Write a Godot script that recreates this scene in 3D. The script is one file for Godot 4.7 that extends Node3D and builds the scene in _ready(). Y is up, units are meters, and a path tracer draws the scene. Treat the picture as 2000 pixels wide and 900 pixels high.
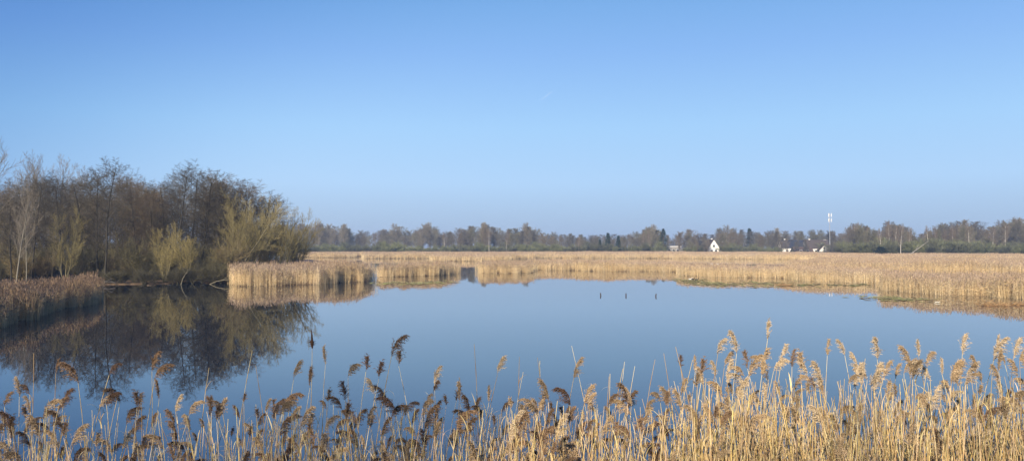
extends Node3D
# A reed-fringed lake on a clear late-winter morning.
# Pixel helpers below read positions in the 2000 x 900 photograph; distances come from the water line.

const FOCAL := 1511.0
const EYE := 4.0
var cam: Camera3D
var rng := RandomNumberGenerator.new()
var taken := {}
var M := {}

# ------------------------------------------------------------------ mesh builder
class MB:
	var v := PackedVector3Array()
	var n := PackedVector3Array()
	var c := PackedColorArray()
	var i := PackedInt32Array()

	func tri(a: Vector3, b: Vector3, d: Vector3, col: Color) -> void:
		var k := v.size()
		var nn := (d - a).cross(b - a).normalized()
		v.append(a); v.append(b); v.append(d)
		n.append(nn); n.append(nn); n.append(nn)
		c.append(col); c.append(col); c.append(col)
		i.append(k); i.append(k + 1); i.append(k + 2)

	func quad(a: Vector3, b: Vector3, d: Vector3, e: Vector3, col: Color) -> void:
		tri(a, b, d, col)
		tri(a, d, e, col)

	# a tapered tube through points; the last ring closes to a point when its radius is tiny
	func tube(p: PackedVector3Array, r: PackedFloat32Array, sides: int, col: Color, cap := false) -> void:
		var m := p.size()
		var base := v.size()
		var t := (p[1] - p[0]).normalized()
		var ref := Vector3.RIGHT if absf(t.x) < 0.8 else Vector3.FORWARD
		for k in m:
			if k > 0 and k < m - 1:
				t = (p[k + 1] - p[k - 1]).normalized()
			elif k == m - 1:
				t = (p[k] - p[k - 1]).normalized()
			var a := t.cross(ref).normalized()
			var b := t.cross(a)
			for s in sides:
				var ang := TAU * s / sides
				var o := a * cos(ang) + b * sin(ang)
				v.append(p[k] + o * r[k]); n.append(o); c.append(col)
		for k in m - 1:
			for s in sides:
				var s2 := (s + 1) % sides
				var q := base + k * sides
				i.append(q + s); i.append(q + sides + s); i.append(q + s2)
				i.append(q + s2); i.append(q + sides + s); i.append(q + sides + s2)
		if cap:
			var q2 := base + (m - 1) * sides
			var k2 := v.size()
			v.append(p[m - 1]); n.append(t); c.append(col)
			for s in sides:
				i.append(q2 + s); i.append(k2); i.append(q2 + (s + 1) % sides)

	func box(at: Vector3, size: Vector3, col: Color, turn := Basis.IDENTITY) -> void:
		var h := size * 0.5
		var f := func(x, y, z): return at + turn * Vector3(x * h.x, y * h.y, z * h.z)
		quad(f.call(-1, -1, 1), f.call(-1, 1, 1), f.call(1, 1, 1), f.call(1, -1, 1), col)
		quad(f.call(1, -1, -1), f.call(1, 1, -1), f.call(-1, 1, -1), f.call(-1, -1, -1), col)
		quad(f.call(1, -1, 1), f.call(1, 1, 1), f.call(1, 1, -1), f.call(1, -1, -1), col)
		quad(f.call(-1, -1, -1), f.call(-1, 1, -1), f.call(-1, 1, 1), f.call(-1, -1, 1), col)
		quad(f.call(-1, 1, 1), f.call(-1, 1, -1), f.call(1, 1, -1), f.call(1, 1, 1), col)
		quad(f.call(-1, -1, -1), f.call(-1, -1, 1), f.call(1, -1, 1), f.call(1, -1, -1), col)

	func commit(mat: Material) -> ArrayMesh:
		var a := []
		a.resize(Mesh.ARRAY_MAX)
		a[Mesh.ARRAY_VERTEX] = v; a[Mesh.ARRAY_NORMAL] = n; a[Mesh.ARRAY_COLOR] = c; a[Mesh.ARRAY_INDEX] = i
		var me := ArrayMesh.new()
		me.add_surface_from_arrays(Mesh.PRIMITIVE_TRIANGLES, a)
		me.surface_set_material(0, mat)
		return me

# ------------------------------------------------------------------ naming helpers
func numbered(called: String) -> String:
	if not taken.has(called):
		taken[called] = 0
		return called
	taken[called] += 1
	return "%s_%03d" % [called, taken[called]]

func tag(o: Node, label := "", category := "", group := "", kind := "") -> void:
	if label: o.set_meta("label", label)
	if category: o.set_meta("category", category)
	if group: o.set_meta("group", group)
	if kind: o.set_meta("kind", kind)

func base(called: String, where: Vector3, turn := 0.0) -> Node3D:
	var o := Node3D.new()
	o.name = numbered(called)
	add_child(o)
	o.position = where
	o.rotation.y = turn
	return o

func part(called: String, me: Mesh, parent: Node, mat: Material = null) -> MeshInstance3D:
	var o := MeshInstance3D.new()
	o.name = called
	o.mesh = me
	if mat: o.material_override = mat
	parent.add_child(o, true)
	return o

func whole(called: String, me: Mesh, mat: Material = null) -> MeshInstance3D:
	var o := MeshInstance3D.new()
	o.name = numbered(called)
	o.mesh = me
	if mat: o.material_override = mat
	add_child(o)
	return o

func ray(px: float, py: float) -> Vector3:
	return cam.basis * Vector3((px - 1000.0) / FOCAL, (450.0 - py) / FOCAL, -1.0)

func on_y(px: float, py: float, y := 0.0) -> Vector3:     # where that line of sight meets the level y
	var d := ray(px, py)
	return Vector3(0, EYE, 0) + d * ((y - EYE) / d.y)

func on_z(px: float, py: float, depth: float) -> Vector3:  # the point of that line of sight so far ahead
	var d := ray(px, py)
	return Vector3(0, EYE, 0) + d * (depth / -d.z)

func lin(r: float, g: float, b: float) -> Color:           # linear base colour
	return Color(r, g, b)

func flat(r: float, g: float, b: float, rough := 0.9) -> StandardMaterial3D:
	var m := StandardMaterial3D.new()
	m.albedo_color = Color(r, g, b).linear_to_srgb()
	m.roughness = rough
	m.metallic_specular = 0.3
	return m

func tinted(r := 1.0, g := 1.0, b := 1.0, rough := 0.9) -> StandardMaterial3D:  # vertex colour times a tint
	var m := flat(r, g, b, rough)
	m.vertex_color_use_as_albedo = true
	m.cull_mode = BaseMaterial3D.CULL_DISABLED
	return m

func noise_tex(freq: float, octaves: int, lo: Color, hi: Color, sd: int, size := 512) -> NoiseTexture2D:
	var f := FastNoiseLite.new()
	f.seed = sd
	f.frequency = freq
	f.fractal_octaves = octaves
	var t := NoiseTexture2D.new()
	t.width = size; t.height = size
	t.seamless = true
	t.noise = f
	var g := Gradient.new()
	g.set_color(0, lo.linear_to_srgb()); g.set_color(1, hi.linear_to_srgb())
	g.set_offset(0, 0.25); g.set_offset(1, 0.75)
	t.color_ramp = g
	return t

# ------------------------------------------------------------------ sky
func sky_picture() -> Image:
	var el := [0.0, 1.7, 4.6, 8.7, 14.1, 17.7, 30.0, 50.0, 90.0]
	var co := [Color8(177, 195, 221), Color8(178, 203, 231), Color8(184, 219, 254), Color8(169, 213, 255), Color8(141, 188, 246), Color8(124, 176, 235), Color8(98, 152, 224), Color8(74, 128, 206), Color8(58, 108, 188)]
	var w := 1024
	var h := 512
	var im := Image.create(w, h, false, Image.FORMAT_RGBF)
	var sun := sun_towards()
	for y in h:
		var e := 90.0 - (y + 0.5) / h * 180.0
		var col: Color = lin(0.25, 0.27, 0.28)
		if e > 0.0:
			var k := 0
			while k < el.size() - 2 and e > el[k + 1]: k += 1
			var t: float = (e - el[k]) / (el[k + 1] - el[k])
			col = co[k].lerp(co[k + 1], t).srgb_to_linear()
		for x in w:
			if e <= 0.0:
				im.set_pixel(x, y, col)
				continue
			var a := (x + 0.5) / w * TAU
			var d := Vector3(sin(a) * cos(deg_to_rad(e)), sin(deg_to_rad(e)), -cos(a) * cos(deg_to_rad(e)))
			var cg := d.dot(sun)
			var f := 0.60 + 0.40 * smoothstep(0.33, 0.71, absf(cg)) - 0.03 * smoothstep(0.72, 0.9, -cg)
			f += 0.5 * pow(maxf(cg, 0.0), 6.0)
			im.set_pixel(x, y, Color(col.r * pow(f, 1.55), col.g * pow(f, 1.05), col.b * pow(f, 0.6)))
	return im

func sun_towards() -> Vector3:
	var az := deg_to_rad(160.0)
	var e := deg_to_rad(26.0)
	return Vector3(-sin(az) * cos(e), sin(e), -cos(az) * cos(e))

# ------------------------------------------------------------------ trees
# cfg: h, r, per level arrays: n (children), ln (length share), ang, wander, up; start; colours
func grow(wood: MB, crown: MB, p: Vector3, d: Vector3, length: float, r: float, level: int, cfg: Dictionary, g: RandomNumberGenerator) -> void:
	var segs: int = cfg.segs[level]
	var pts := PackedVector3Array([p])
	var rad := PackedFloat32Array([r])
	var dirs := PackedVector3Array([d])
	var last: bool = level == cfg.n.size()
	var tip: float = r * (0.25 if not last else 0.4)
	var wn: float = cfg.wander[level]
	for s in segs:
		d = (d + Vector3(g.randf_range(-wn, wn), g.randf_range(-wn, wn) + cfg.up[level], g.randf_range(-wn, wn))).normalized()
		p += d * (length / segs)
		pts.append(p); dirs.append(d)
		rad.append(lerpf(r, tip, pow(float(s + 1) / segs, 0.8)))
	var mb := wood if level <= cfg.wood_to else crown
	var col: Color = cfg.bark if level <= cfg.wood_to else cfg.twig
	var shade := g.randf_range(0.8, 1.2)
	mb.tube(pts, rad, 6 if level == 0 else (4 if level == 1 else 3), Color(col.r * shade, col.g * shade, col.b * shade))
	if last:
		return
	var count := int(round(cfg.n[level] * g.randf_range(0.85, 1.15)))
	var az := g.randf() * TAU
	for k in count:
		var st: float = cfg.start[level]
		var t := st + (1.0 - st) * (k + g.randf()) / count
		var f := t * segs
		var q := mini(int(f), segs - 1)
		var at := pts[q].lerp(pts[q + 1], f - q)
		var dd := dirs[q + 1]
		az += 2.4 + g.randf_range(-0.5, 0.5)
		var side := dd.cross(Vector3.UP if absf(dd.y) < 0.9 else Vector3.RIGHT).normalized().rotated(dd, az)
		var an: float = deg_to_rad(cfg.ang[level] * g.randf_range(0.75, 1.25))
		if level == 0 and cfg.get("narrow", 0.0) > 0.0:
			an *= 1.0 - cfg.narrow * t
		var nd := (dd * cos(an) + side * sin(an)).normalized()
		if cfg.has("flat") and level >= 1:
			nd = Vector3(nd.x, nd.y * cfg.flat, nd.z).normalized()
		var ln: float = cfg.ln[level] * length * g.randf_range(0.7, 1.25)
		if level == 0:
			ln *= lerpf(1.0, cfg.get("top", 0.45), absf(t - cfg.get("wide", 0.55)) * 2.0)
		else:
			ln *= 1.15 - 0.55 * t
		var rr: float = maxf(lerpf(rad[q], rad[q + 1], f - q) * cfg.get("rk", 0.5), cfg.rmin)
		grow(wood, crown, at, nd, ln, rr, level + 1, cfg, g)

func tree_meshes(cfg: Dictionary, sd: int) -> Array:
	var g := RandomNumberGenerator.new()
	g.seed = sd
	var wood := MB.new()
	var crown := MB.new()
	for s in cfg.stems:
		var a: float = TAU * s / maxf(1.0, cfg.stems) + g.randf_range(-0.7, 0.7)
		var out: float = cfg.spread * g.randf_range(0.4, 1.0)
		var d := Vector3(cos(a) * out + cfg.lean, 1.0, sin(a) * out).normalized()
		var ln: float = cfg.h * (1.0 if s == 0 else g.randf_range(0.6, 0.95))
		var at: Vector3 = Vector3(cos(a), 0, sin(a)) * (0.0 if cfg.stems == 1 else cfg.r * 1.6 + 0.05)
		grow(wood, crown, at - d * 0.3, d, ln, cfg.r * (1.0 if s == 0 else g.randf_range(0.6, 0.9)), 0, cfg, g)
	return [wood.commit(M.plain), crown.commit(M.plain), cfg]

func tree_height(me: Array) -> float:
	return maxf(me[0].get_aabb().end.y, me[1].get_aabb().end.y)

func plant(kind: Array, called: String, at: Vector3, height: float, turn: float, label: String, category: String, group: String, mat: Material = null, wide := 1.0) -> Node3D:
	var o := base(called, at, turn)
	var s := height / tree_height(kind)
	o.scale = Vector3(s * wide, s, s * wide)
	part("trunk", kind[0], o, mat)
	part("crown", kind[1], o, mat)
	tag(o, label, category, group)
	return o

func alder(h: float, lean := 0.0) -> Dictionary:
	return {h = h, r = 0.15, stems = 1, spread = 0.06, lean = lean, n = [44, 10, 11], segs = [9, 4, 3, 2], ln = [0.24, 0.42, 0.45], ang = [68.0, 50.0, 45.0],
		wander = [0.06, 0.16, 0.2, 0.25], up = [0.03, 0.07, 0.05, 0.0], start = [0.28, 0.2, 0.1], wood_to = 1, rmin = 0.011, rk = 0.36, narrow = 0.25, wide = 0.66, top = 0.55, flat = 0.7,
		bark = lin(0.06, 0.055, 0.043), twig = lin(0.105, 0.092, 0.066)}

func poplar(h: float) -> Dictionary:
	return {h = h, r = 0.22, stems = 1, spread = 0.03, lean = 0.0, n = [36, 9, 10], segs = [8, 5, 3, 2], ln = [0.34, 0.35, 0.4], ang = [46.0, 36.0, 32.0],
		wander = [0.04, 0.1, 0.14, 0.2], up = [0.03, 0.12, 0.12, 0.08], start = [0.25, 0.2, 0.15], wood_to = 1, rmin = 0.012, rk = 0.36, narrow = 0.3, wide = 0.45, top = 0.45,
		bark = lin(0.2, 0.185, 0.15), twig = lin(0.27, 0.235, 0.18)}

func willow(h: float, lean := 0.0, stems := 5) -> Dictionary:
	return {h = h, r = 0.13, stems = stems, spread = 0.55, lean = lean, n = [14, 10, 10], segs = [7, 5, 3, 2], ln = [0.38, 0.4, 0.42], ang = [38.0, 36.0, 34.0],
		wander = [0.09, 0.13, 0.16, 0.2], up = [0.02, 0.07, 0.09, 0.06], start = [0.25, 0.15, 0.1], wood_to = 1, rmin = 0.010, rk = 0.42, wide = 0.5, top = 0.6,
		bark = lin(0.15, 0.135, 0.085), twig = lin(0.23, 0.2, 0.1)}

func bush(h: float) -> Dictionary:
	return {h = h, r = 0.05, stems = 9, spread = 0.8, lean = 0.0, n = [14, 14], segs = [6, 4, 2], ln = [0.42, 0.45], ang = [38.0, 38.0],
		wander = [0.12, 0.16, 0.2], up = [-0.01, 0.04, 0.03], start = [0.15, 0.1], wood_to = 0, rmin = 0.012, rk = 0.45, wide = 0.5, top = 0.7,
		bark = lin(0.09, 0.082, 0.05), twig = lin(0.12, 0.11, 0.065)}

func far_tree(h: float, ang := 55.0, up := 0.06) -> Dictionary:
	return {h = h, r = 0.2, stems = 1, spread = 0.05, lean = 0.0, n = [26, 9, 7], segs = [6, 3, 2, 1], ln = [0.36, 0.46, 0.55], ang = [ang, 45.0, 40.0],
		wander = [0.06, 0.15, 0.2, 0.2], up = [0.02, up, up, 0.02], start = [0.2, 0.15, 0.1], wood_to = 0, rmin = 0.042, rk = 0.4, narrow = 0.2, wide = 0.5, top = 0.3,
		bark = lin(0.16, 0.145, 0.12), twig = lin(0.165, 0.15, 0.115)}

func far_bush(h: float) -> Dictionary:
	return {h = h, r = 0.07, stems = 8, spread = 0.8, lean = 0.0, n = [16, 14], segs = [4, 3, 1], ln = [0.42, 0.5], ang = [40.0, 42.0],
		wander = [0.12, 0.16, 0.2], up = [0.0, 0.05, 0.03], start = [0.1, 0.1], wood_to = 0, rmin = 0.04, rk = 0.5, wide = 0.5, top = 0.7,
		bark = lin(0.14, 0.14, 0.09), twig = lin(0.17, 0.175, 0.1)}

func conifer_mesh(h: float, wide: float, sd: int) -> Array:
	var g := RandomNumberGenerator.new()
	g.seed = sd
	var wood := MB.new()
	var crown := MB.new()
	wood.tube(PackedVector3Array([Vector3(0, -0.3, 0), Vector3(0.1, h * 0.5, 0), Vector3(0, h * 0.97, 0)]), PackedFloat32Array([0.28, 0.18, 0.04]), 6, lin(0.1, 0.07, 0.05))
	for k in 420:
		var t := pow(g.randf(), 0.8)
		var y := h * (0.16 + 0.84 * t)
		var reach := wide * (1.05 - t) * g.randf_range(0.4, 1.0) + 0.3
		var a := g.randf() * TAU
		var d := Vector3(cos(a), g.randf_range(-0.25, 0.15), sin(a))
		var from := Vector3(0, y, 0)
		var col := lin(0.035, 0.06, 0.045) * g.randf_range(0.7, 1.3)
		for j in 7:
			var q := from + d * reach * g.randf_range(0.35, 1.0)
			var e := Vector3(g.randf_range(-1, 1), g.randf_range(-0.4, 0.4), g.randf_range(-1, 1)) * 0.4
			var u := Vector3(g.randf_range(-1, 1), g.randf_range(-0.5, 0.7), g.randf_range(-1, 1)) * 0.35
			crown.tri(q, q + e, q + u, col)
	return [wood.commit(M.plain), crown.commit(M.plain), {}]

# ------------------------------------------------------------------ reeds
# tuft: many stems with leaves and plumes; unit height, scaled by each copy
func reed_tuft(sd: int, count: int, radius: float, width: float, plumes: float) -> ArrayMesh:
	var g := RandomNumberGenerator.new()
	g.seed = sd
	var mb := MB.new()
	for k in count:
		var a := g.randf() * TAU
		var at := Vector3(cos(a), 0, sin(a)) * radius * sqrt(g.randf())
		var h := g.randf_range(0.62, 1.0) if g.randf() < 0.8 else g.randf_range(0.95, 1.2)
		var top := at + Vector3(g.randf_range(-0.14, 0.14), h, g.randf_range(-0.14, 0.14))
		var f := g.randf() * TAU
		var w := Vector3(cos(f), 0, sin(f)) * width * 0.5
		var tone := g.randf_range(0.7, 1.15)
		var col := lin(0.74, 0.60, 0.37) * tone
		if g.randf() < 0.2: col = lin(0.54, 0.40, 0.24) * tone
		at.y = -0.15
		mb.quad(at - w, top - w * 0.5, top + w * 0.5, at + w, col)
		for j in 2:
			var p := at.lerp(top, g.randf_range(0.35, 0.9))
			var b := g.randf() * TAU
			var o := Vector3(cos(b), g.randf_range(-0.1, 0.5), sin(b)) * g.randf_range(0.08, 0.2)
			mb.tri(p, p + o, p + Vector3(0, width * 1.6, 0), col * g.randf_range(0.8, 1.1))
		if g.randf() < plumes:
			var pc := lin(0.36, 0.275, 0.21) * g.randf_range(0.75, 1.25)
			var dr := Vector3(g.randf_range(-0.05, 0.05), 0, g.randf_range(-0.05, 0.05))
			for j in 2:
				var b2 := g.randf() * TAU
				var o2 := Vector3(cos(b2), 0, sin(b2)) * g.randf_range(0.012, 0.024) * maxf(1.0, width * 45.0)
				var low := top - Vector3(0, g.randf_range(0.02, 0.06), 0)
				mb.tri(low, top + o2 + Vector3(0, 0.04, 0) + dr, top + Vector3(0, 0.12, 0) + dr * 2.0, pc)
				mb.tri(low, top - o2 + Vector3(0, 0.03, 0) + dr, top + Vector3(0, 0.12, 0) + dr * 2.0, pc)
	return mb.commit(M.reed)

func stubble_shade_tuft(sd: int) -> ArrayMesh:  # dark old stems, their colour also standing in for shade at the bed foot
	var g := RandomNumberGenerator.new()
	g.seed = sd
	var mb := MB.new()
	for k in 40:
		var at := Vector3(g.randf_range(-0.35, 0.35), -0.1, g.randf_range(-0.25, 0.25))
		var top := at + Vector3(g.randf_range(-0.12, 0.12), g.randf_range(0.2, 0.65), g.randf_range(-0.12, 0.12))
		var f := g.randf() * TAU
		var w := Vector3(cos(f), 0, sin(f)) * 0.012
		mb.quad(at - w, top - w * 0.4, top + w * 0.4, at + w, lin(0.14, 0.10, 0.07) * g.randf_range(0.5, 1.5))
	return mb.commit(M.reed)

func multi(called: String, me: Mesh, where: Array, cols: Array, parent: Node) -> MultiMeshInstance3D:
	var mm := MultiMesh.new()
	mm.transform_format = MultiMesh.TRANSFORM_3D
	mm.use_colors = true
	mm.mesh = me
	mm.instance_count = where.size()
	for k in where.size():
		mm.set_instance_transform(k, where[k])
		mm.set_instance_color(k, cols[k])
	var o := MultiMeshInstance3D.new()
	o.name = called
	o.multimesh = mm
	parent.add_child(o, true)
	o.set_meta("kind", "stuff")
	return o

# a bed from its front water line (pixels of the photograph), reaching back by depth metres
# the front is broken into small bays and points, as reeds spread unevenly into the water
var front_line := PackedVector3Array()
func bed_outline(front: Array, depth: Array) -> PackedVector2Array:
	var near := []
	var back := []
	var f := FastNoiseLite.new()
	f.seed = int(front[0][0]) + 7
	f.frequency = 0.16
	front_line = PackedVector3Array()
	for k in front.size() - 1:
		var a := on_y(front[k][0], front[k][1])
		var b := on_y(front[k + 1][0], front[k + 1][1])
		var far_off := a.z < -150.0
		var steps := maxi(1, int(a.distance_to(b) / (6.0 if far_off else 1.2)))
		var d0: float = depth[mini(k, depth.size() - 1)]
		var d1: float = depth[mini(k + 1, depth.size() - 1)]
		for j in steps + (1 if k == front.size() - 2 else 0):
			var t := float(j) / steps
			var p := a.lerp(b, t)
			var o := Vector2(p.x, p.z).normalized()
			var q := Vector2(p.x, p.z) + o * (f.get_noise_2d(p.x, p.z) + 0.5 * f.get_noise_2d(p.x * 3.0, p.z * 3.0)) * (4.0 if far_off else 1.3)
			near.append(q)
			front_line.append(Vector3(q.x, 0, q.y))
			if j % 4 == 0 or j == steps:
				back.append(Vector2(p.x, p.z) + o * lerpf(d0, d1, t))
	back.reverse()
	return PackedVector2Array(near + back)

func plate(called: String, poly: PackedVector2Array, y: float, thick: float, mat: Material) -> void:
	var idx := Geometry2D.triangulate_polygon(poly)
	if idx.is_empty():
		print("bad outline for ", called)
		return
	var mb := MB.new()
	var col := Color.WHITE
	for k in range(0, idx.size(), 3):
		var a := poly[idx[k]]; var b := poly[idx[k + 1]]; var d := poly[idx[k + 2]]
		if (b - a).cross(d - a) < 0.0:
			var s := b
			b = d; d = s
		mb.tri(Vector3(a.x, y, a.y), Vector3(b.x, y, b.y), Vector3(d.x, y, d.y), col)
	for k in poly.size():
		var a := poly[k]; var b := poly[(k + 1) % poly.size()]
		mb.quad(Vector3(a.x, y, a.y), Vector3(b.x, y, b.y), Vector3(b.x, y - thick, b.y), Vector3(a.x, y - thick, a.y), col)
	var o := whole(called, mb.commit(mat))
	tag(o, "", "", "", "structure")

func reed_bed(front: Array, depth: Array, high: float, per_m2: float, tufts: Array, label: String, stubble_shade: float, vary := 0.22, tone := Color(1, 1, 1)) -> void:
	high *= 0.8
	var poly := bed_outline(front, depth)
	plate("marsh_ground", poly, 0.03, 0.9, M.litter)
	var lo := poly[0]
	var hi := poly[0]
	for p in poly:
		lo = lo.min(p); hi = hi.max(p)
	var area := 0.0
	for k in poly.size():
		area += poly[k].cross(poly[(k + 1) % poly.size()]) * 0.5
	area = absf(area)
	var want := int(area * per_m2)
	var f := FastNoiseLite.new()
	f.seed = 5 + want
	f.frequency = 0.07
	var o := base("reed_bed", Vector3.ZERO)
	var where := []
	var cols := []
	for t in tufts:
		where.append([]); cols.append([])
	var tries := 0
	var got := 0
	while got < want and tries < want * 12:
		tries += 1
		var p := Vector2(rng.randf_range(lo.x, hi.x), rng.randf_range(lo.y, hi.y))
		if not Geometry2D.is_point_in_polygon(p, poly): continue
		got += 1
		p += Vector2(rng.randfn(0, 0.35), rng.randfn(0, 0.35))
		var nz := f.get_noise_2d(p.x, p.y)
		var fine := f.get_noise_2d(p.x * 6.0, p.y * 6.0)
		var h := high * (1.0 + vary * nz + 0.16 * fine + rng.randf_range(-0.08, 0.08))
		var s := rng.randf_range(0.85, 1.2)
		var k := rng.randi() % tufts.size()
		var b := Basis(Vector3.UP, rng.randf() * TAU).scaled(Vector3(s, h, s))
		where[k].append(Transform3D(b, Vector3(p.x, 0.03, p.y)))
		var tn := 1.0 + 0.15 * fine + rng.randf_range(-0.1, 0.1)
		var w := 0.12 * nz + rng.randf_range(-0.05, 0.05)
		cols[k].append(Color(tone.r * tn * (1.0 + w * 0.3), tone.g * tn, tone.b * tn * (1.0 - w)))
	for k in front_line.size() - 1:      # a full front row at the water line
		var a := front_line[k]
		var b := front_line[k + 1]
		var m := maxi(1, int(a.distance_to(b) * (3.2 if a.z > -150.0 else 0.8)))
		for j in m:
			var q := a.lerp(b, float(j) / m) + Vector3(rng.randfn(0, 0.2), 0, -absf(rng.randfn(0, 0.35)))
			var h := high * (1.0 + vary * f.get_noise_2d(q.x, q.z) + rng.randf_range(-0.42, 0.08))
			var t := rng.randi() % tufts.size()
			where[t].append(Transform3D(Basis(Vector3.UP, rng.randf() * TAU).scaled(Vector3(0.9, h, 0.9)), Vector3(q.x, 0.0, q.z)))
			cols[t].append(tone * rng.randf_range(0.92, 1.12))
	for k in tufts.size():
		if where[k].size(): multi("reed_tufts", tufts[k], where[k], cols[k], o)
	if stubble_shade > 0.0:
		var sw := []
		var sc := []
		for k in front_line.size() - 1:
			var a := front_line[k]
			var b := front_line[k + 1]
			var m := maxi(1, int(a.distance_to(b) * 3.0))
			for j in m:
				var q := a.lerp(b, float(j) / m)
				if f.get_noise_2d(q.x * 5.0 + 40.0, q.z * 5.0) * 0.5 + 0.5 > stubble_shade: continue
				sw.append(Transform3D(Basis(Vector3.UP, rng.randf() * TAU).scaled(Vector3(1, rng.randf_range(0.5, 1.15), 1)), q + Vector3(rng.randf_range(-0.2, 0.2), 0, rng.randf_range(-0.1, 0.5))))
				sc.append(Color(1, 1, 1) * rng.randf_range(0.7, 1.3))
		if sw.size(): multi("broken_stubble_shade", M.stubble_shade, sw, sc, o)
	tag(o, label, "reeds", "reed beds standing in the lake", "stuff")

# -- foreground reeds, stem by stem
var stems := []      # {mesh, curve}
var leaves := []
var plumes := {}

func stem_curve(k: int) -> PackedVector3Array:
	var g := RandomNumberGenerator.new()
	g.seed = 900 + k
	var pts := PackedVector3Array()
	var bend := g.randf_range(-0.15, 0.34)
	var kink := g.randf_range(-0.05, 0.05)
	for s in 9:
		var t := s / 8.0
		pts.append(Vector3(bend * t * t + kink * sin(t * 5.0) * 0.35, t, kink * t * t))
	return pts

func stem_mesh(pts: PackedVector3Array) -> ArrayMesh:
	var mb := MB.new()
	var r := PackedFloat32Array()
	for k in pts.size():
		r.append(lerpf(0.0048, 0.0023, float(k) / (pts.size() - 1)))
	mb.tube(pts, r, 5, Color(1, 1, 1))
	for k in range(1, pts.size() - 1):     # nodes with a clasping sheath
		var d := (pts[k + 1] - pts[k]).normalized()
		mb.tube(PackedVector3Array([pts[k] - d * 0.003, pts[k], pts[k] + d * 0.05]), PackedFloat32Array([r[k] * 1.05, r[k] * 1.4, r[k] * 1.12]), 5, Color(0.78, 0.7, 0.62))
	return mb.commit(M.straw)

func leaf_mesh(sd: int) -> ArrayMesh:
	var g := RandomNumberGenerator.new()
	g.seed = sd
	var mb := MB.new()
	var p := Vector3.ZERO
	var a := g.randf_range(0.9, 1.4)
	var droop := g.randf_range(0.03, 0.4)
	var w0 := g.randf_range(0.004, 0.008)
	var tw := g.randf_range(-0.9, 0.9)
	var n := 6
	var ln := g.randf_range(0.16, 0.36)
	var side := Vector3(0, 0, 1)
	for k in n:
		var t := float(k) / n
		var t2 := float(k + 1) / n
		var q := p + Vector3(cos(a), sin(a), 0) * ln / n
		a -= droop * 0.9
		droop *= 1.1
		var s1 := side.rotated(Vector3(1, 0, 0), tw * t) * w0 * (1.0 - t * t)
		var s2 := side.rotated(Vector3(1, 0, 0), tw * t2) * w0 * (1.0 - t2 * t2)
		mb.quad(p - s1, q - s2, q + s2, p + s1, Color(1, 1, 1))
		p = q
	return mb.commit(M.straw)

# plume: a nodding main axis with side sprays that fall to one side, each a bundle of fine awns
func plume_mesh(sd: int, ln: float, droop: float, fluff: float, open: float) -> ArrayMesh:
	var g := RandomNumberGenerator.new()
	g.seed = sd
	var mb := MB.new()
	var p := Vector3.ZERO
	var a := PI * 0.5
	var axis := PackedVector3Array([p])
	var nseg := 10
	for k in nseg:
		a -= droop / nseg * (0.5 + float(k) / nseg)
		p += Vector3(cos(a), sin(a), 0) * ln / nseg
		axis.append(p)
	var rr := PackedFloat32Array()
	for k in axis.size(): rr.append(lerpf(0.002, 0.0007, float(k) / nseg))
	mb.tube(axis, rr, 3, Color(0.8, 0.75, 0.7))
	for b in int(46 * fluff):
		var t := pow(g.randf(), 0.9)
		var f := t * nseg
		var q := mini(int(f), nseg - 1)
		var at := axis[q].lerp(axis[q + 1], f - q)
		var fw := (axis[q + 1] - axis[q]).normalized()
		var az := g.randf_range(-1.0, 1.0) * PI
		var side := Vector3(0, 0, 1).cross(fw).normalized().rotated(fw, az)
		var d := (fw * 0.9 + side * open * g.randf_range(0.3, 1.0) + Vector3(0.3 * droop, 0.0, 0)).normalized()
		var bl := ln * g.randf_range(0.2, 0.62) * (1.1 - 0.7 * t)
		var s := at
		var tone := g.randf_range(0.65, 1.3)
		for k in 5:
			var e := s + d * bl * 0.2
			d = (d + Vector3(0.10 * droop, -0.26, 0)).normalized()
			var col := Color(tone, tone, tone)
			for j in 3:      # spikelets with silky hairs
				var o := (d * 0.9 + Vector3(g.randf_range(-1, 1), g.randf_range(-0.9, 0.5), g.randf_range(-1, 1))).normalized() * g.randf_range(0.012, 0.032)
				var wv := o.cross(Vector3(g.randf_range(-1, 1), g.randf_range(-1, 1), g.randf_range(-1, 1))).normalized() * 0.0028
				var s0 := s.lerp(e, j * 0.33)
				mb.tri(s0 - wv, s0 + wv, s0 + o, col)
			s = e
	return mb.commit(M.plume_tan)

func bulrush_head(sd: int) -> ArrayMesh:
	var g := RandomNumberGenerator.new()
	g.seed = sd
	var mb := MB.new()
	mb.tube(PackedVector3Array([Vector3(0, -0.02, 0), Vector3(0, 0.03, 0), Vector3(0.004, 0.09, 0), Vector3(0.006, 0.2, 0)]), PackedFloat32Array([0.008, 0.02, 0.012, 0.002]), 6, Color(0.5, 0.45, 0.4))
	for k in 26:
		var a := g.randf() * TAU
		var o := Vector3(cos(a), g.randf_range(-0.3, 0.5), sin(a)) * g.randf_range(0.03, 0.075)
		var s := Vector3(0, g.randf_range(-0.01, 0.06), 0)
		mb.tri(s + Vector3(0, 0.004, 0), s - Vector3(0, 0.004, 0), s + o, Color(0.5, 0.45, 0.4))
	return mb.commit(M.plume_dark)

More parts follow.
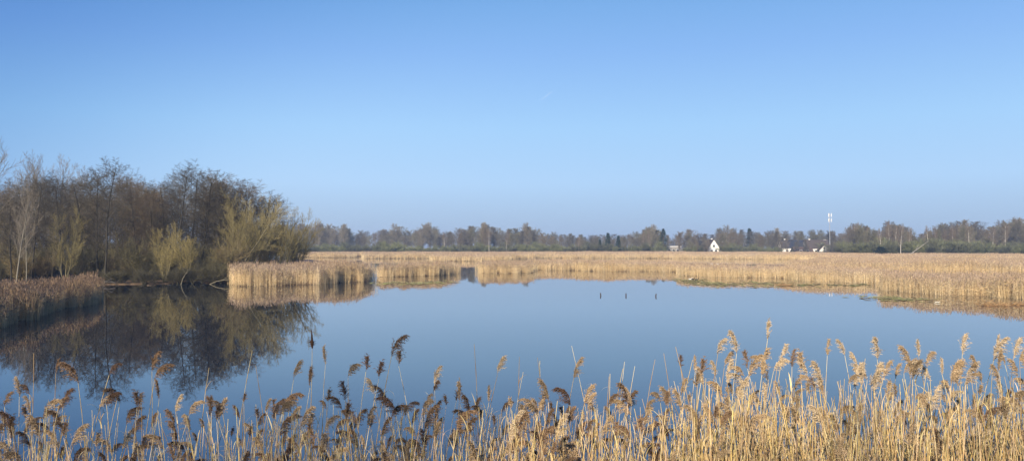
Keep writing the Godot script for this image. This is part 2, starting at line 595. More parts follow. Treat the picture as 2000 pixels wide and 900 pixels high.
func reed(px: float, py: float, depth: float, kind: String, label: String) -> void:
	var tip := on_z(px, py, depth)
	var plume_ln: float = {"big": 0.27, "flag": 0.25, "tan": 0.25, "spike": 0.2, "thin": 0.17, "bare": 0.0, "bulrush": 0.19}[kind]
	var h: float = clampf(tip.y - plume_ln * (0.55 if kind == "flag" else 0.85), 1.2, 3.4)
	var sv := rng.randi() % stems.size()
	var st: Dictionary = stems[sv]
	var flip := rng.randf() < 0.38
	var yaw := rng.randf_range(-0.55, 0.55) + (PI if flip else 0.0)
	var end: Vector3 = st.curve[8]
	var off := Vector3(end.x, 0, end.z).rotated(Vector3.UP, yaw)
	var lean := Vector3(rng.randf_range(-0.09, 0.09), 0, rng.randf_range(-0.05, 0.05))
	var at := Vector3(tip.x, M.bank_y, tip.z) - off - Vector3(lean.x, 0, lean.z) * h
	var o := base("reed", at, 0.0)
	var tilt := Basis(Vector3(1, 0, 0), lean.z) * Basis(Vector3(0, 0, 1), -lean.x)
	o.basis = tilt * Basis(Vector3.UP, yaw)
	var hs: float = h - M.bank_y
	var s := part("stem", st.mesh, o, M.straws[rng.randi() % M.straws.size()])
	s.scale = Vector3(1.0, hs, 1.0)
	var pos := func(t: float) -> Vector3:
		var f := t * 8.0
		var q := mini(int(f), 7)
		var c: Vector3 = st.curve[q].lerp(st.curve[q + 1], f - q)
		return Vector3(c.x, c.y * hs, c.z)
	for k in rng.randi_range(0, 2):
		var l := part("leaf", leaves[rng.randi() % leaves.size()], o, M.straws[rng.randi() % M.straws.size()])
		l.position = pos.call(rng.randf_range(0.5, 0.93))
		l.rotation.y = rng.randf() * TAU
	var tone_word := ""
	if kind != "bare":
		var set_: Array = plumes[kind]
		var mats: Array = M.plume_by[kind] if px < 1330 else M.plume_right[kind]
		var pm: Material = mats[rng.randi() % mats.size()]
		tone_word = {M.plume_tan: "tan ", M.plume_pale: "pale ", M.plume_brown: "brown ", M.plume_dark: "dark "}[pm]
		var p := part("plume", set_[rng.randi() % set_.size()], o, pm)
		p.position = pos.call(1.0)
		p.rotation = Vector3(0, rng.randf_range(-0.5, 0.5), rng.randf_range(-0.15, 0.15))
		p.scale = Vector3.ONE * rng.randf_range(0.8, 1.15)
	var size_word := "tall " if h > 2.55 else ("" if h > 2.05 else "short ")
	tag(o, label if kind == "bulrush" else size_word + tone_word + label, "reed", "dry reeds in the foreground bed")

# ------------------------------------------------------------------ buildings
func house(called: String, at: Vector3, size: Vector3, roof_h: float, turn: float, wall: Material, roof: Material, label: String, gable_windows := 1, side_windows := 3, eave := 0.35) -> Node3D:
	var o := base(called, at, turn)
	var w := size.x * 0.5
	var d := size.z * 0.5
	var mb := MB.new()
	var c := Color.WHITE
	for s in [1.0, -1.0]:
		mb.quad(Vector3(-w * s, -0.5, d * s), Vector3(-w * s, size.y, d * s), Vector3(w * s, size.y, d * s), Vector3(w * s, -0.5, d * s), c)
		mb.tri(Vector3(-w * s, size.y, d * s), Vector3(0, size.y + roof_h, d * s), Vector3(w * s, size.y, d * s), c)
		mb.quad(Vector3(w * s, -0.5, d * s), Vector3(w * s, size.y, d * s), Vector3(w * s, size.y, -d * s), Vector3(w * s, -0.5, -d * s), c)
	part("wall", mb.commit(M.plain), o, wall)
	var rb := MB.new()
	var k := roof_h / w
	for s in [1.0, -1.0]:
		var a := Vector3(0, size.y + roof_h + 0.02, 0)
		var e := Vector3(s * (w + eave), size.y - k * eave + 0.02, 0)
		var up := Vector3(s * roof_h, w, 0).normalized() * 0.16
		var z := Vector3(0, 0, d + eave)
		rb.quad(a + z + up, e + z + up, e - z + up, a - z + up, c)
		rb.quad(a + z, e + z, e - z, a - z, c)
		rb.quad(a + z, a + z + up, e + z + up, e + z, c)
		rb.quad(a - z, a - z + up, e - z + up, e - z, c)
		rb.quad(e + z, e + z + up, e - z + up, e - z, c)
	var ridge := part("roof", rb.commit(M.plain), o, roof)
	for j in gable_windows:
		var x := (j - (gable_windows - 1) * 0.5) * 1.9
		window_at(o, Vector3(x, 1.5, d), Vector3(1.0, 1.3, 0.0), 0.0)
	if roof_h > 2.0:
		window_at(o, Vector3(0, size.y + roof_h * 0.3, d), Vector3(0.9, 1.0, 0.0), 0.0)
	for s in [1.0, -1.0]:
		for j in side_windows:
			var z := (j - (side_windows - 1) * 0.5) * size.z / (side_windows + 0.6)
			window_at(o, Vector3(w * s, 1.4, z), Vector3(1.1, 1.2, 0.0), PI / 2 * s)
	var ch := MB.new()
	ch.box(Vector3(w * 0.25, size.y + roof_h * 0.9, -d * 0.5), Vector3(0.7, 1.7, 0.6), c)
	ch.box(Vector3(w * 0.25, size.y + roof_h * 0.9 + 0.9, -d * 0.5), Vector3(0.85, 0.12, 0.75), c)
	part("chimney", ch.commit(M.plain), ridge, wall)
	tag(o, label, "house", "houses behind the marsh")
	return o

func window_at(o: Node3D, at: Vector3, size: Vector3, turn: float) -> void:
	var fr := MB.new()
	var t := Basis(Vector3.UP, turn)
	var outw := t * Vector3(0, 0, 1)
	fr.box(at + outw * 0.03, Vector3(size.x + 0.16, size.y + 0.16, 0.1), Color.WHITE, t)
	var f := part("window", fr.commit(M.plain), o, M.frame)
	var gl := MB.new()
	gl.box(at + outw * 0.075, Vector3(size.x, size.y, 0.06), Color.WHITE, t)
	part("pane", gl.commit(M.plain), f, M.pane)

func _ready() -> void:
	rng.seed = 20240309
	# ---- camera
	cam = Camera3D.new()
	cam.name = "camera"
	add_child(cam)
	cam.position = Vector3(0, EYE, 0)
	cam.rotation.x = atan(31.0 / FOCAL)
	cam.fov = rad_to_deg(2.0 * atan(450.0 / FOCAL))
	cam.near = 0.2
	cam.far = 12000.0
	cam.current = true
	# ---- sky, haze, exposure
	var env := Environment.new()
	env.background_mode = Environment.BG_SKY
	var sky := Sky.new()
	var sm := PanoramaSkyMaterial.new()
	sm.panorama = ImageTexture.create_from_image(sky_picture())
	sky.sky_material = sm
	env.sky = sky
	env.tonemap_mode = Environment.TONE_MAPPER_LINEAR
	env.tonemap_exposure = 1.55
	env.background_energy_multiplier = 1.0 / 1.55
	env.sdfgi_enabled = true
	env.ssao_enabled = true
	env.ssil_enabled = true
	env.fog_enabled = true
	env.fog_density = 0.00045
	env.fog_light_color = Color(0.72, 0.83, 1.0)
	var we := WorldEnvironment.new()
	we.name = "world_environment"
	we.environment = env
	add_child(we)
	# ---- sun
	var sun := DirectionalLight3D.new()
	sun.name = "sun"
	add_child(sun)
	sun.look_at_from_position(sun_towards() * 100.0, Vector3.ZERO)
	sun.light_energy = 1.6
	sun.light_color = Color(1.0, 0.93, 0.82)
	sun.light_angular_distance = 0.5
	sun.shadow_enabled = true

	make_materials()
	setting()
	left_wood()
	marsh()
	far_trees()
	village()
	small_things()
	foreground()

func make_materials() -> void:
	M.plain = tinted()
	M.reed = tinted()
	M.reed.backlight_enabled = true
	M.reed.backlight = Color(0.62, 0.55, 0.42)
	M.straw = tinted(0.62, 0.49, 0.24, 0.6)
	M.straws = [tinted(0.65, 0.53, 0.27, 0.6), tinted(0.55, 0.42, 0.19, 0.6), tinted(0.66, 0.57, 0.36, 0.6), tinted(0.42, 0.29, 0.14, 0.65)]
	M.plume_tan = tinted(0.45, 0.335, 0.205)
	M.plume_dark = tinted(0.15, 0.095, 0.065)
	M.plume_brown = tinted(0.25, 0.165, 0.10)
	M.plume_pale = tinted(0.57, 0.46, 0.31)
	M.plume_by = {"big": [M.plume_brown, M.plume_brown, M.plume_dark, M.plume_tan], "flag": [M.plume_brown, M.plume_dark, M.plume_tan], "tan": [M.plume_tan, M.plume_brown, M.plume_pale], "spike": [M.plume_dark, M.plume_brown], "thin": [M.plume_brown, M.plume_tan], "bulrush": [M.plume_dark]}
	M.plume_right = {"big": [M.plume_tan, M.plume_pale], "flag": [M.plume_tan, M.plume_tan, M.plume_pale, M.plume_brown], "tan": [M.plume_tan, M.plume_pale], "spike": [M.plume_brown, M.plume_tan], "thin": [M.plume_tan, M.plume_pale], "bulrush": [M.plume_dark]}
	for k in ["big", "flag", "tan", "spike", "thin"]:
		for m in M.plume_by[k] + M.plume_right[k]:
			m.backlight_enabled = true
			m.backlight = Color(0.35, 0.3, 0.22)
	M.frame = flat(0.75, 0.75, 0.73, 0.5)
	M.pane = flat(0.03, 0.04, 0.05, 0.08)
	M.bank_y = 0.25
	var lt := flat(1, 1, 1, 1.0)
	lt.albedo_texture = noise_tex(0.03, 5, lin(0.12, 0.085, 0.05), lin(0.32, 0.23, 0.13), 3)
	lt.uv1_triplanar = true; lt.uv1_world_triplanar = true; lt.uv1_scale = Vector3.ONE * 0.25
	M.litter = lt
	var wd := flat(1, 1, 1, 1.0)
	wd.albedo_texture = noise_tex(0.02, 5, lin(0.05, 0.038, 0.026), lin(0.16, 0.11, 0.07), 4)
	wd.uv1_triplanar = true; wd.uv1_world_triplanar = true; wd.uv1_scale = Vector3.ONE * 0.15
	M.wood_floor = wd
	var md := flat(1, 1, 1, 1.0)
	md.albedo_texture = noise_tex(0.02, 5, lin(0.14, 0.12, 0.06), lin(0.26, 0.21, 0.11), 6)
	md.uv1_triplanar = true; md.uv1_world_triplanar = true; md.uv1_scale = Vector3.ONE * 0.05
	M.meadow = md
	# still water with a breath of ripple
	var wt := flat(0.004, 0.011, 0.024, 0.004)
	wt.metallic_specular = 0.62
	var f := FastNoiseLite.new()
	f.seed = 12; f.frequency = 0.012; f.fractal_octaves = 4
	var nt := NoiseTexture2D.new()
	nt.width = 1024; nt.height = 1024; nt.seamless = true; nt.as_normal_map = true; nt.bump_strength = 4.0; nt.noise = f
	wt.normal_enabled = true
	wt.normal_texture = nt
	wt.normal_scale = 0.008
	wt.uv1_triplanar = true; wt.uv1_world_triplanar = true; wt.uv1_scale = Vector3.ONE * 0.07
	M.water = wt
	M.stubble_shade = stubble_shade_tuft(77)

func sheet(called: String, x0: float, x1: float, z0: float, z1: float, y: float, mat: Material) -> void:
	var pm := PlaneMesh.new()
	pm.size = Vector2(x1 - x0, z1 - z0)
	var o := whole(called, pm, mat)
	o.position = Vector3((x0 + x1) * 0.5, y, (z0 + z1) * 0.5)
	tag(o, "", "", "", "structure")

func setting() -> void:
	sheet("ground", -1500, 1500, -1800, 300, -0.9, M.wood_floor)
	sheet("water", -420, 520, -352, 60, 0.0, M.water)
	sheet("meadow", -1450, 1450, -1750, -345, 0.25, M.meadow)
	# the near bank that the foreground reeds grow on, and the wooded shore on the left
	plate("bank", PackedVector2Array([Vector2(-18, -10.6), Vector2(-6, -10.0), Vector2(3, -10.4), Vector2(20, -10.2), Vector2(30, 30), Vector2(-30, 30)]), M.bank_y, 1.2, M.litter)
	var a := on_y(-200, 568); var b := on_y(60, 560); var c := on_y(200, 556); var d := on_y(330, 554); var e := on_y(460, 552)
	plate("wooded_shore", PackedVector2Array([Vector2(-110, -40), Vector2(-44, -34), Vector2(-38, -52), Vector2(a.x + 14, a.z + 3), Vector2(b.x, b.z), Vector2(c.x, c.z), Vector2(d.x, d.z), Vector2(e.x, e.z), Vector2(-27, -98), Vector2(-27, -108), Vector2(-34, -160), Vector2(-60, -230), Vector2(-200, -230), Vector2(-200, -40)]), 0.12, 1.1, M.wood_floor)
	plate("west_bank", PackedVector2Array([Vector2(-19, -8), Vector2(-29, -26), Vector2(-36, -34), Vector2(-120, -36), Vector2(-120, 45), Vector2(-31, 45), Vector2(-31, 0)]), 0.4, 1.3, M.litter)

# ------------------------------------------------------------------ the wood on the left
func left_wood() -> void:
	var al := []
	for k in 5: al.append(tree_meshes(alder(13.0, [0.0, 0.05, -0.06, 0.14, 0.02][k]), 40 + k))
	var po := [tree_meshes(poplar(18.0), 61), tree_meshes(poplar(17.0), 62)]
	var wi := [tree_meshes(willow(8.0, 0.0, 5), 71), tree_meshes(willow(10.0, 0.35, 6), 72), tree_meshes(willow(6.0, 0.3, 6), 73)]
	var bu := [tree_meshes(bush(3.5), 81), tree_meshes(bush(3.0), 82), tree_meshes(bush(4.0), 83)]
	var dark := tinted(0.75, 0.75, 0.8)
	var warm := tinted(1.5, 1.3, 1.15)
	var grey := tinted(1.7, 1.65, 1.55)
	var mutedpop := tinted(0.75, 0.75, 0.78)
	var palebark := tinted(3.4, 3.2, 2.9)
	var gold := tinted(1.2, 1.14, 0.95)
	var olive := tinted(0.95, 0.93, 0.85)
	# [px of the foot, depth, py of the top, kind, tint, turn, label]
	var g1 := "alders along the lake shore"
	var rows := [
		[203, 84.5, 309, al[0], dark, 0.4, "tall dark alder of a close pair at the water's edge, the higher one"],
		[190, 85.5, 325, al[4], dark, 2.0, "slim dark alder of a close pair at the water's edge, the lower one"],
		[345, 90, 312, al[1], dark, 1.0, "tall dark alder with a flat spreading top behind yellowish willow bushes"],
		[385, 93, 333, al[3], dark, 0.1, "alder with a long trunk leaning towards the open water"],
		[440, 94, 352, al[0], null, 3.0, "slender alder between the leaning alder and the fan-shaped willow"],
		[415, 97, 336, al[2], warm, 2.5, "brownish alder with a wide twiggy top in the middle of the wood"],
		[270, 92, 345, al[2], warm, 1.2, "reddish-brown twiggy alder beside the dark pair"],
		[120, 90, 335, al[1], dark, 4.0, "dark bushy alder behind the left reed bank"],
		[60, 88, 345, al[4], dark, 0.9, "dark alder among the trees behind the left reed bank"],
		[20, 84, 380, al[2], dark, 2.2, "dark crooked alder at the edge of the left reed bank"],
	]
	for r in rows:
		var ft := on_z(r[0], 553, r[1]); ft.y = 0.22
		var top := on_z(r[0], r[2], r[1])
		plant(r[3], "alder_tree", ft, top.y, r[5], r[6], "tree", g1, r[4])
	# the full crowns towards the right-hand end of the wood
	for r in [[425, 99, 338, 0], [448, 102, 346, 2], [466, 98, 350, 1], [484, 103, 362, 4], [502, 101, 372, 2], [520, 105, 384, 0], [300, 96, 356, 1], [322, 99, 340, 2], [365, 97, 330, 4], [245, 95, 362, 3], [160, 93, 345, 0]]:
		var ft := on_z(r[0], 553, r[1]); ft.y = 0.12
		plant(al[r[3]], "alder_tree", ft, on_z(r[0], r[2], r[1]).y, rng.randf() * TAU, "full-crowned brown alder in the thick of the wood " + ("behind the fan-shaped willow" if r[0] > 420 else ("behind the yellowish willow bushes" if r[0] > 290 else "near the dark alder pair")), "tree", "full-crowned alders of the wood", [null, warm, dark, null, null][r[3]], 1.35)
	# filling trees of the wood
	var behind := func(px: float) -> String:
		if px < 15: return "beyond the crooked alder"
		if px < 90: return "behind the pale grey trunk"
		if px < 170: return "behind the multi-stemmed olive willow"
		if px < 240: return "behind the dark alder pair"
		if px < 300: return "behind the reddish twiggy alder"
		if px < 350: return "behind the broader yellow-green willow"
		if px < 400: return "behind the leaning alder"
		return "behind the fan-shaped willow"
	for k in 165:
		var px := rng.randf_range(-460, 500)
		var dz := rng.randf_range(92, 150)
		var env := lerpf(338, 330, clampf(px / 300.0, 0, 1)) if px < 420 else lerpf(345, 410, (px - 420) / 80.0)
		var ft := on_z(px, 553, dz); ft.y = 0.22
		if ft.x > -33.0: continue
		var top := on_z(px, env + rng.randf_range(5, 75), dz)
		var ti := rng.randi() % 4
		if dz < 105 and rng.randf() < 0.35: ti = 2
		var lb: String = ["tall ", "short "][int(top.y < 11.5)] + ["grey-brown", "reddish-brown", "pale grey", "dark"][ti] + " alder " + ("near the front of the wood " if dz < 112 else "deep in the wood ") + behind.call(px)
		plant(al[rng.randi() % 5], "alder_tree", ft, top.y, rng.randf() * TAU, lb, "tree", "trees filling the lakeside wood", [null, warm, grey, dark][ti]).get_node("trunk").material_override = [null, warm, palebark, dark][ti]
	for r in [[75, 118, 295], [105, 122, 300], [140, 120, 318], [50, 116, 312], [20, 125, 330]]:
		var ft := on_z(r[0], 553, r[1]); ft.y = 0.22
		plant(po[rng.randi() % 2], "poplar_tree", ft, on_z(r[0], r[2], r[1]).y, rng.randf() * TAU, "pale upright poplar rising above the dark alders of the wood", "tree", "pale poplars behind the alders", mutedpop)
	# pale trunks in front
	var o := plant(po[0], "pale_trunk_tree", on_z(30, 553, 80) * Vector3(1, 0, 1) + Vector3(0, 0.22, 0), 10.5, 0.3, "tree with a pale grey trunk behind the left reed bank", "tree", "", null, 0.75)
	o.rotation.z = -0.06
	o.get_node("crown").material_override = dark
	plant(po[1], "pale_trunk_tree", on_z(50, 553, 82) * Vector3(1, 0, 1) + Vector3(0, 0.22, 0), 8.0, 1.3, "thin tree with a short pale trunk beside the pale grey trunk", "tree", "", null, 0.6).get_node("crown").material_override = dark
	# willows along the water
	var ws := [
		[125, 84, 400, wi[0], olive, 0.5, 0.7, "multi-stemmed olive willow behind the left reed bank"],
		[320, 84, 432, wi[0], gold, 0.0, 0.75, "yellow-green willow bush at the water's edge, the broader one"],
		[368, 84, 440, wi[2], gold, 2.9, 0.8, "yellow-green willow bush at the water's edge beside the fallen branches"],
		[455, 92, 372, wi[1], olive, 0.0, 1.0, "fan-shaped willow leaning out over the reed island"],
		[478, 96, 385, wi[1], grey, 0.3, 0.8, "grey willow behind the fan-shaped leaning willow"],
		[548, 97, 405, wi[2], olive, 0.0, 0.8, "round olive willow with dark low boughs behind the reed island"],
		[515, 96, 465, wi[2], warm, 1.4, 0.9, "low brown willow between two taller willows behind the reed island"],
		[497, 104, 375, wi[0], grey, 0.8, 0.9, "grey-brown willow standing between the fan-shaped willow and the low brown one"],
		[470, 101, 362, wi[0], warm, 2.1, 0.8, "tall brown willow rising behind the fan-shaped one"],
		[520, 108, 395, wi[1], olive, 0.2, 0.8, "olive willow behind the low brown willow"],
		[575, 101, 425, wi[2], olive, 0.1, 0.7, "small willow leaning out beside the round olive willow"],
		[420, 86, 470, wi[2], olive, 0.6, 1.0, "low arching willow over the fallen branches"],
	]
	for r in ws:
		var ft := on_z(r[0], 553, r[1]); ft.y = 0.2
		plant(r[3], "willow_tree", ft, on_z(r[0], r[2], r[1]).y, r[5], r[7], "willow", "willows at the water's edge", r[4], r[6])
	for k in 110:
		var px := rng.randf_range(-100, 480)
		var dz := rng.randf_range(85, 120)
		var ft := on_z(px, 553, dz); ft.y = 0.22
		var ti := rng.randi() % 4
		var bh := rng.randf_range(2.2, 6.5)
		plant(bu[rng.randi() % 3], "thicket_bush", ft, bh, rng.randf() * TAU, ["low ", "tall "][int(bh > 4.2)] + ["olive", "yellowish-grey", "brown", "dark"][ti] + " twiggy bush in the undergrowth " + behind.call(px), "bush", "undergrowth bushes of the wood", [olive, null, warm, dark][ti])
	for k in 17:      # bushes hanging over the water's edge
		var px := 210.0 + 15.0 * k + rng.randf_range(-9, 9)
		var ft := on_y(px, 555.5 - 0.008 * (px - 195.0)); ft.y = 0.1
		var ti := rng.randi() % 4
		plant(bu[rng.randi() % 3], "shore_bush", ft, rng.randf_range(0.7, 2.8), rng.randf() * TAU, ["olive", "dark", "dark", "dark"][ti] + " twiggy bush hanging over the water " + behind.call(px).replace("behind", "before"), "bush", "bushes along the water's edge", [olive, dark, dark, dark][ti], 1.3)
	# trees beyond the left edge of the photograph: the first shows its outer twigs, the others shade the left bank
	plant(po[1], "poplar_tree", on_z(-70, 553, 50) * Vector3(1, 0, 1) + Vector3(0, 0.1, 0), 13.8, 0.8, "tall poplar at the left end of the lake whose outer twigs hang over the shore", "tree", "", dark, 1.35)
	for q in [Vector3(-33, 0.4, -23), Vector3(-37, 0.4, -27), Vector3(-36, 0.4, -14), Vector3(-42, 0.4, -31), Vector3(-31, 0.4, -16), Vector3(-46, 0.3, -40), Vector3(-50, 0.2, -50), Vector3(-57, 0.2, -56), Vector3(-40, 0.4, -20), Vector3(-9, 0.25, 11), Vector3(-14, 0.25, 14), Vector3(-6, 0.25, 17), Vector3(-17, 0.25, 9)]:
		plant(al[rng.randi() % 5], "alder_tree", q, rng.randf_range(13, 16), rng.randf() * TAU, "alder standing on the west bank of the lake", "tree", "alders on the west bank", dark, 1.2)

# ------------------------------------------------------------------ reed beds
func marsh() -> void:
	var near := []
	for k in 4: near.append(reed_tuft(200 + k, 60, 0.42, 0.013, 0.65))
	var mid := []
	for k in 4: mid.append(reed_tuft(220 + k, 60, 0.75, 0.02, 0.75))
	var far := []
	for k in 3: far.append(reed_tuft(240 + k, 70, 1.5, 0.045, 0.6))
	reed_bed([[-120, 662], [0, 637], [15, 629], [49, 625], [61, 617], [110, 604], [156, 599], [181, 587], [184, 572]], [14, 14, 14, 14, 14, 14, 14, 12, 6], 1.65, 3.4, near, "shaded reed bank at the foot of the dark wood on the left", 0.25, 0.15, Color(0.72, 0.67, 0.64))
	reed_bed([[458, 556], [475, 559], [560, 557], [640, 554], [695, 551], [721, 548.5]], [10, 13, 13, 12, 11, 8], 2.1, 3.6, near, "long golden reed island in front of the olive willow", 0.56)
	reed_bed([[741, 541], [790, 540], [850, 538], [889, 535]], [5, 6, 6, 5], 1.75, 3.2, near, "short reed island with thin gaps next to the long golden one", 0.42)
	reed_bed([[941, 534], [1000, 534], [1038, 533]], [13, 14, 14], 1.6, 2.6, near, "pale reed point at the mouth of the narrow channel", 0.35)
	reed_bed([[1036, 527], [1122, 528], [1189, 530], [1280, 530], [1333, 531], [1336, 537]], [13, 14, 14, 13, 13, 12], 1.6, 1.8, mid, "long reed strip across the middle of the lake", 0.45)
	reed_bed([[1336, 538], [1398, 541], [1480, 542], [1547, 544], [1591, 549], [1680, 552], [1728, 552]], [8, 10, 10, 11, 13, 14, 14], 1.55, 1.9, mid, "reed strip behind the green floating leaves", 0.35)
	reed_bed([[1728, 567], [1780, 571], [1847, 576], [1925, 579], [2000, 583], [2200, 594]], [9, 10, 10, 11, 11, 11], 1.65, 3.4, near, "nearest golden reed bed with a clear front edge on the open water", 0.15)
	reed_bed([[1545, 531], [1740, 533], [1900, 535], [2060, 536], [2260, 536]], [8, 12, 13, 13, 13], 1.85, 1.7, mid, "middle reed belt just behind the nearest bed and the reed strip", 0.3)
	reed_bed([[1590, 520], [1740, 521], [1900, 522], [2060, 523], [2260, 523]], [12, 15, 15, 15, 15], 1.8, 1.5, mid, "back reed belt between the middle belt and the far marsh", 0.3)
	reed_bed([[590, 503], [687, 503], [690, 501], [714, 501], [716, 505], [846, 505]], [50, 55, 55, 60, 90, 90], 1.75, 0.55, far, "far pinkish reed marsh in front of the bluish wood", 0.75)  # more dark stems along this front, painting its shaded lower edge
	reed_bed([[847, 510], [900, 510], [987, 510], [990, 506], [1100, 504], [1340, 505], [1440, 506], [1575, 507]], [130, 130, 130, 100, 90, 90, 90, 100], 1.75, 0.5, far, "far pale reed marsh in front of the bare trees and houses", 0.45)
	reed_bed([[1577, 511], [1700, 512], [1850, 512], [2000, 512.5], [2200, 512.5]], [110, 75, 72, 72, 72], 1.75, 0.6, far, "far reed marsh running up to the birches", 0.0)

# ------------------------------------------------------------------ the far tree line
func far_trees() -> void:
	var kinds := []
	for k in 4: kinds.append(tree_meshes(far_tree(15.0, [55.0, 40.0, 62.0, 30.0][k], [0.06, 0.1, 0.03, 0.14][k]), 300 + k))
	var bushes := [tree_meshes(far_bush(5.0), 320), tree_meshes(far_bush(5.0), 321)]
	var tints := [tinted(0.95, 0.97, 1.0), tinted(1.12, 1.04, 0.98), tinted(0.78, 0.8, 0.86), tinted(1.05, 1.1, 0.95)]
	var palest := tinted(1.5, 1.45, 1.35)
	var env := [[560, 436], [600, 433], [640, 438], [665, 437], [700, 449], [735, 452], [770, 438], [800, 451], [830, 435], [870, 447], [940, 436], [970, 440], [1000, 444], [1032, 436], [1060, 450], [1100, 455], [1150, 456], [1180, 459], [1240, 451], [1275, 438], [1303, 457], [1335, 448], [1362, 445], [1383, 457], [1420, 440], [1450, 447], [1475, 450], [1520, 446], [1560, 449], [1590, 446], [1620, 448], [1648, 452], [1665, 436], [1683, 432], [1702, 446], [1722, 446], [1745, 430], [1772, 440], [1800, 456], [1830, 437], [1880, 430], [1910, 433], [1928, 449], [1950, 431], [1980, 424], [2030, 424], [2300, 424]]
	var top_at := func(px: float) -> float:
		for k in env.size() - 1:
			if px <= env[k + 1][0]:
				return lerpf(env[k][1], env[k + 1][1], (px - env[k][0]) / float(env[k + 1][0] - env[k][0]))
		return 424.0
	var houses := [[1303, 1342], [1382, 1409], [1530, 1626]]
	var words := [
		[640, "behind the round olive willow"], [740, "beyond the long reed island"], [840, "beyond the short reed island"], [960, "beyond the narrow channel"], [1060, "beyond the pale reed point"],
		[1160, "beyond the long reed strip"], [1240, "around the two dark evergreens"], [1300, "around the cedar"], [1360, "around the flat-roofed bungalow"], [1430, "around the white gabled house"], [1520, "before the dark-roofed houses"],
		[1580, "around the dark-roofed houses"], [1650, "around the antenna mast"], [1720, "behind the first birches"], [1800, "behind the leaning dead trunk"], [1900, "in the wood beyond the broad reed belt"], [5000, "around the red-brown building"]]
	var near_what := func(x: float) -> String:
		for q in words:
			if x < q[0]: return q[1]
		return words[-1][1]
	var shape_word := ["round", "upright", "spreading", "narrow"]
	var tint_word := ["brownish", "reddish", "dark", "olive"]
	var px := 430.0
	while px < 2120.0:
		for row in 3:
			var x: float = px + rng.randf_range(-9, 9)
			var dz := rng.randf_range(352, 372) + row * 22.0
			if x > 1650: dz -= 75.0
			if x < 860: dz += 75.0
			if row == 0:
				var blocked := false
				for hh in houses:
					if x > hh[0] and x < hh[1]: blocked = true
				if blocked: continue
			var ty: float = top_at.call(x) + (rng.randf_range(0, 5) if row == 2 else rng.randf_range(2, 16))
			var ft := on_z(x, 490, dz); ft.y = 0.25
			var ki := rng.randi() % 4
			var ti := rng.randi() % 4
			plant(kinds[ki], "bare_tree", ft, on_z(x, ty, dz).y, rng.randf() * TAU, shape_word[ki] + " " + tint_word[ti] + " bare tree in the " + ["front", "second", "back"][row] + " row " + near_what.call(x), "tree", "trees of the far tree line", tints[ti], rng.randf_range(1.1, 1.7))
		px += 16.5
	# a second wood far behind
	px = 500.0
	while px < 2150.0:
		var x := px + rng.randf_range(-10, 10)
		var dz := rng.randf_range(520, 640)
		var ft := on_z(x, 490, dz); ft.y = 0.25
		plant(kinds[rng.randi() % 4], "distant_tree", ft, on_z(x, minf(top_at.call(x) + 14.0, 461.0) + rng.randf_range(-4, 5), dz).y, rng.randf() * TAU, "hazy bare tree of the farthest wood " + near_what.call(x), "tree", "trees of the farthest wood", tints[2], 2.0)
		px += 20.0
	# undergrowth along the marsh edge
	px = 560.0
	while px < 2100.0:
		var x := px + rng.randf_range(-10, 10)
		var dz := rng.randf_range(344, 354)
		if x > 1650: dz -= 80.0
		var low := false
		for hh in houses:
			if x > hh[0] - 4 and x < hh[1] + 4: low = true
		var ft := on_z(x, 490, dz); ft.y = 0.25
		var bh := rng.randf_range(1.4, 2.2) if low else (rng.randf_range(4.5, 7.5) if x > 1700 and x < 1930 else rng.randf_range(3.5, 6.5))
		var ti := 3 if rng.randf() < 0.6 else 2
		plant(bushes[rng.randi() % 2], "marsh_bush", ft, bh, rng.randf() * TAU, ["low ", "tall "][int(bh > 4.5)] + ["", "", "dark grey", "grey-green"][ti] + " bush at the marsh edge " + near_what.call(x), "bush", "bushes below the far trees", tints[ti], 1.5)
		px += 12.0
	# pale tall crowns standing above the rest
	for r in [[622, 432, 432], [648, 436, 436], [668, 437, 430], [772, 436, 434], [822, 436, 428], [838, 433, 430], [1032, 434, 372], [940, 434, 376], [1275, 437, 372], [1420, 439, 380], [1522, 445, 378], [1882, 429, 296], [1980, 423, 300]]:
		var ft := on_z(r[0], 490, r[2]); ft.y = 0.25
		plant(kinds[[0, 1, 3][rng.randi() % 3]], "tall_bare_tree", ft, on_z(r[0], r[1], r[2]).y, rng.randf() * TAU, "pale bare tree rising above its neighbours " + near_what.call(r[0]), "tree", "tall pale trees of the far tree line", palest, 1.1)
	# small bare trees in the gardens before the houses
	for x in [1299.0, 1327.0, 1336.0, 1350.0, 1362.0, 1377.0, 1383.0, 1409.0, 1417.0, 1428.0, 1528.0, 1537.0, 1549.0, 1556.0, 1572.0, 1579.0, 1611.0, 1618.0, 1626.0, 1633.0, 1642.0]:
		var dz := rng.randf_range(345, 350)
		var ft := on_z(x, 490, dz); ft.y = 0.25
		plant(kinds[rng.randi() % 4], "garden_tree", ft, rng.randf_range(3.5, 7.5), rng.randf() * TAU, "small bare tree in a garden " + near_what.call(x), "tree", "small trees before the houses", tints[rng.randi() % 4], 1.1)
	# evergreens
	var con := [conifer_mesh(9.0, 2.6, 401), conifer_mesh(9.0, 2.2, 402), conifer_mesh(11.0, 4.0, 403)]
	for r in [[1188, 455, 349, 0, "dark round-topped evergreen, taller of two beside each other"], [1208, 461, 349, 1, "dark columnar evergreen, shorter of two beside each other"], [1296, 447, 350, 2, "dark spreading cedar beside the flat-roofed house"], [1465, 446, 372, 0, "dark evergreen behind the trees next to the gabled house"], [1172, 468, 349, 1, "small dark evergreen left of the round-topped one"]]:
		var ft := on_z(r[0], 490, r[2]); ft.y = 0.25
		plant(con[r[3]], "evergreen_tree", ft, on_z(r[0], r[1], r[2]).y, rng.randf() * TAU, r[4] if r[0] != 1172 else "low dark evergreen growing close by the round-topped one", "evergreen", "evergreens in the far tree line")
	# birches on the right with pale trunks
	var bc := far_tree(14.0, 30.0, 0.1)
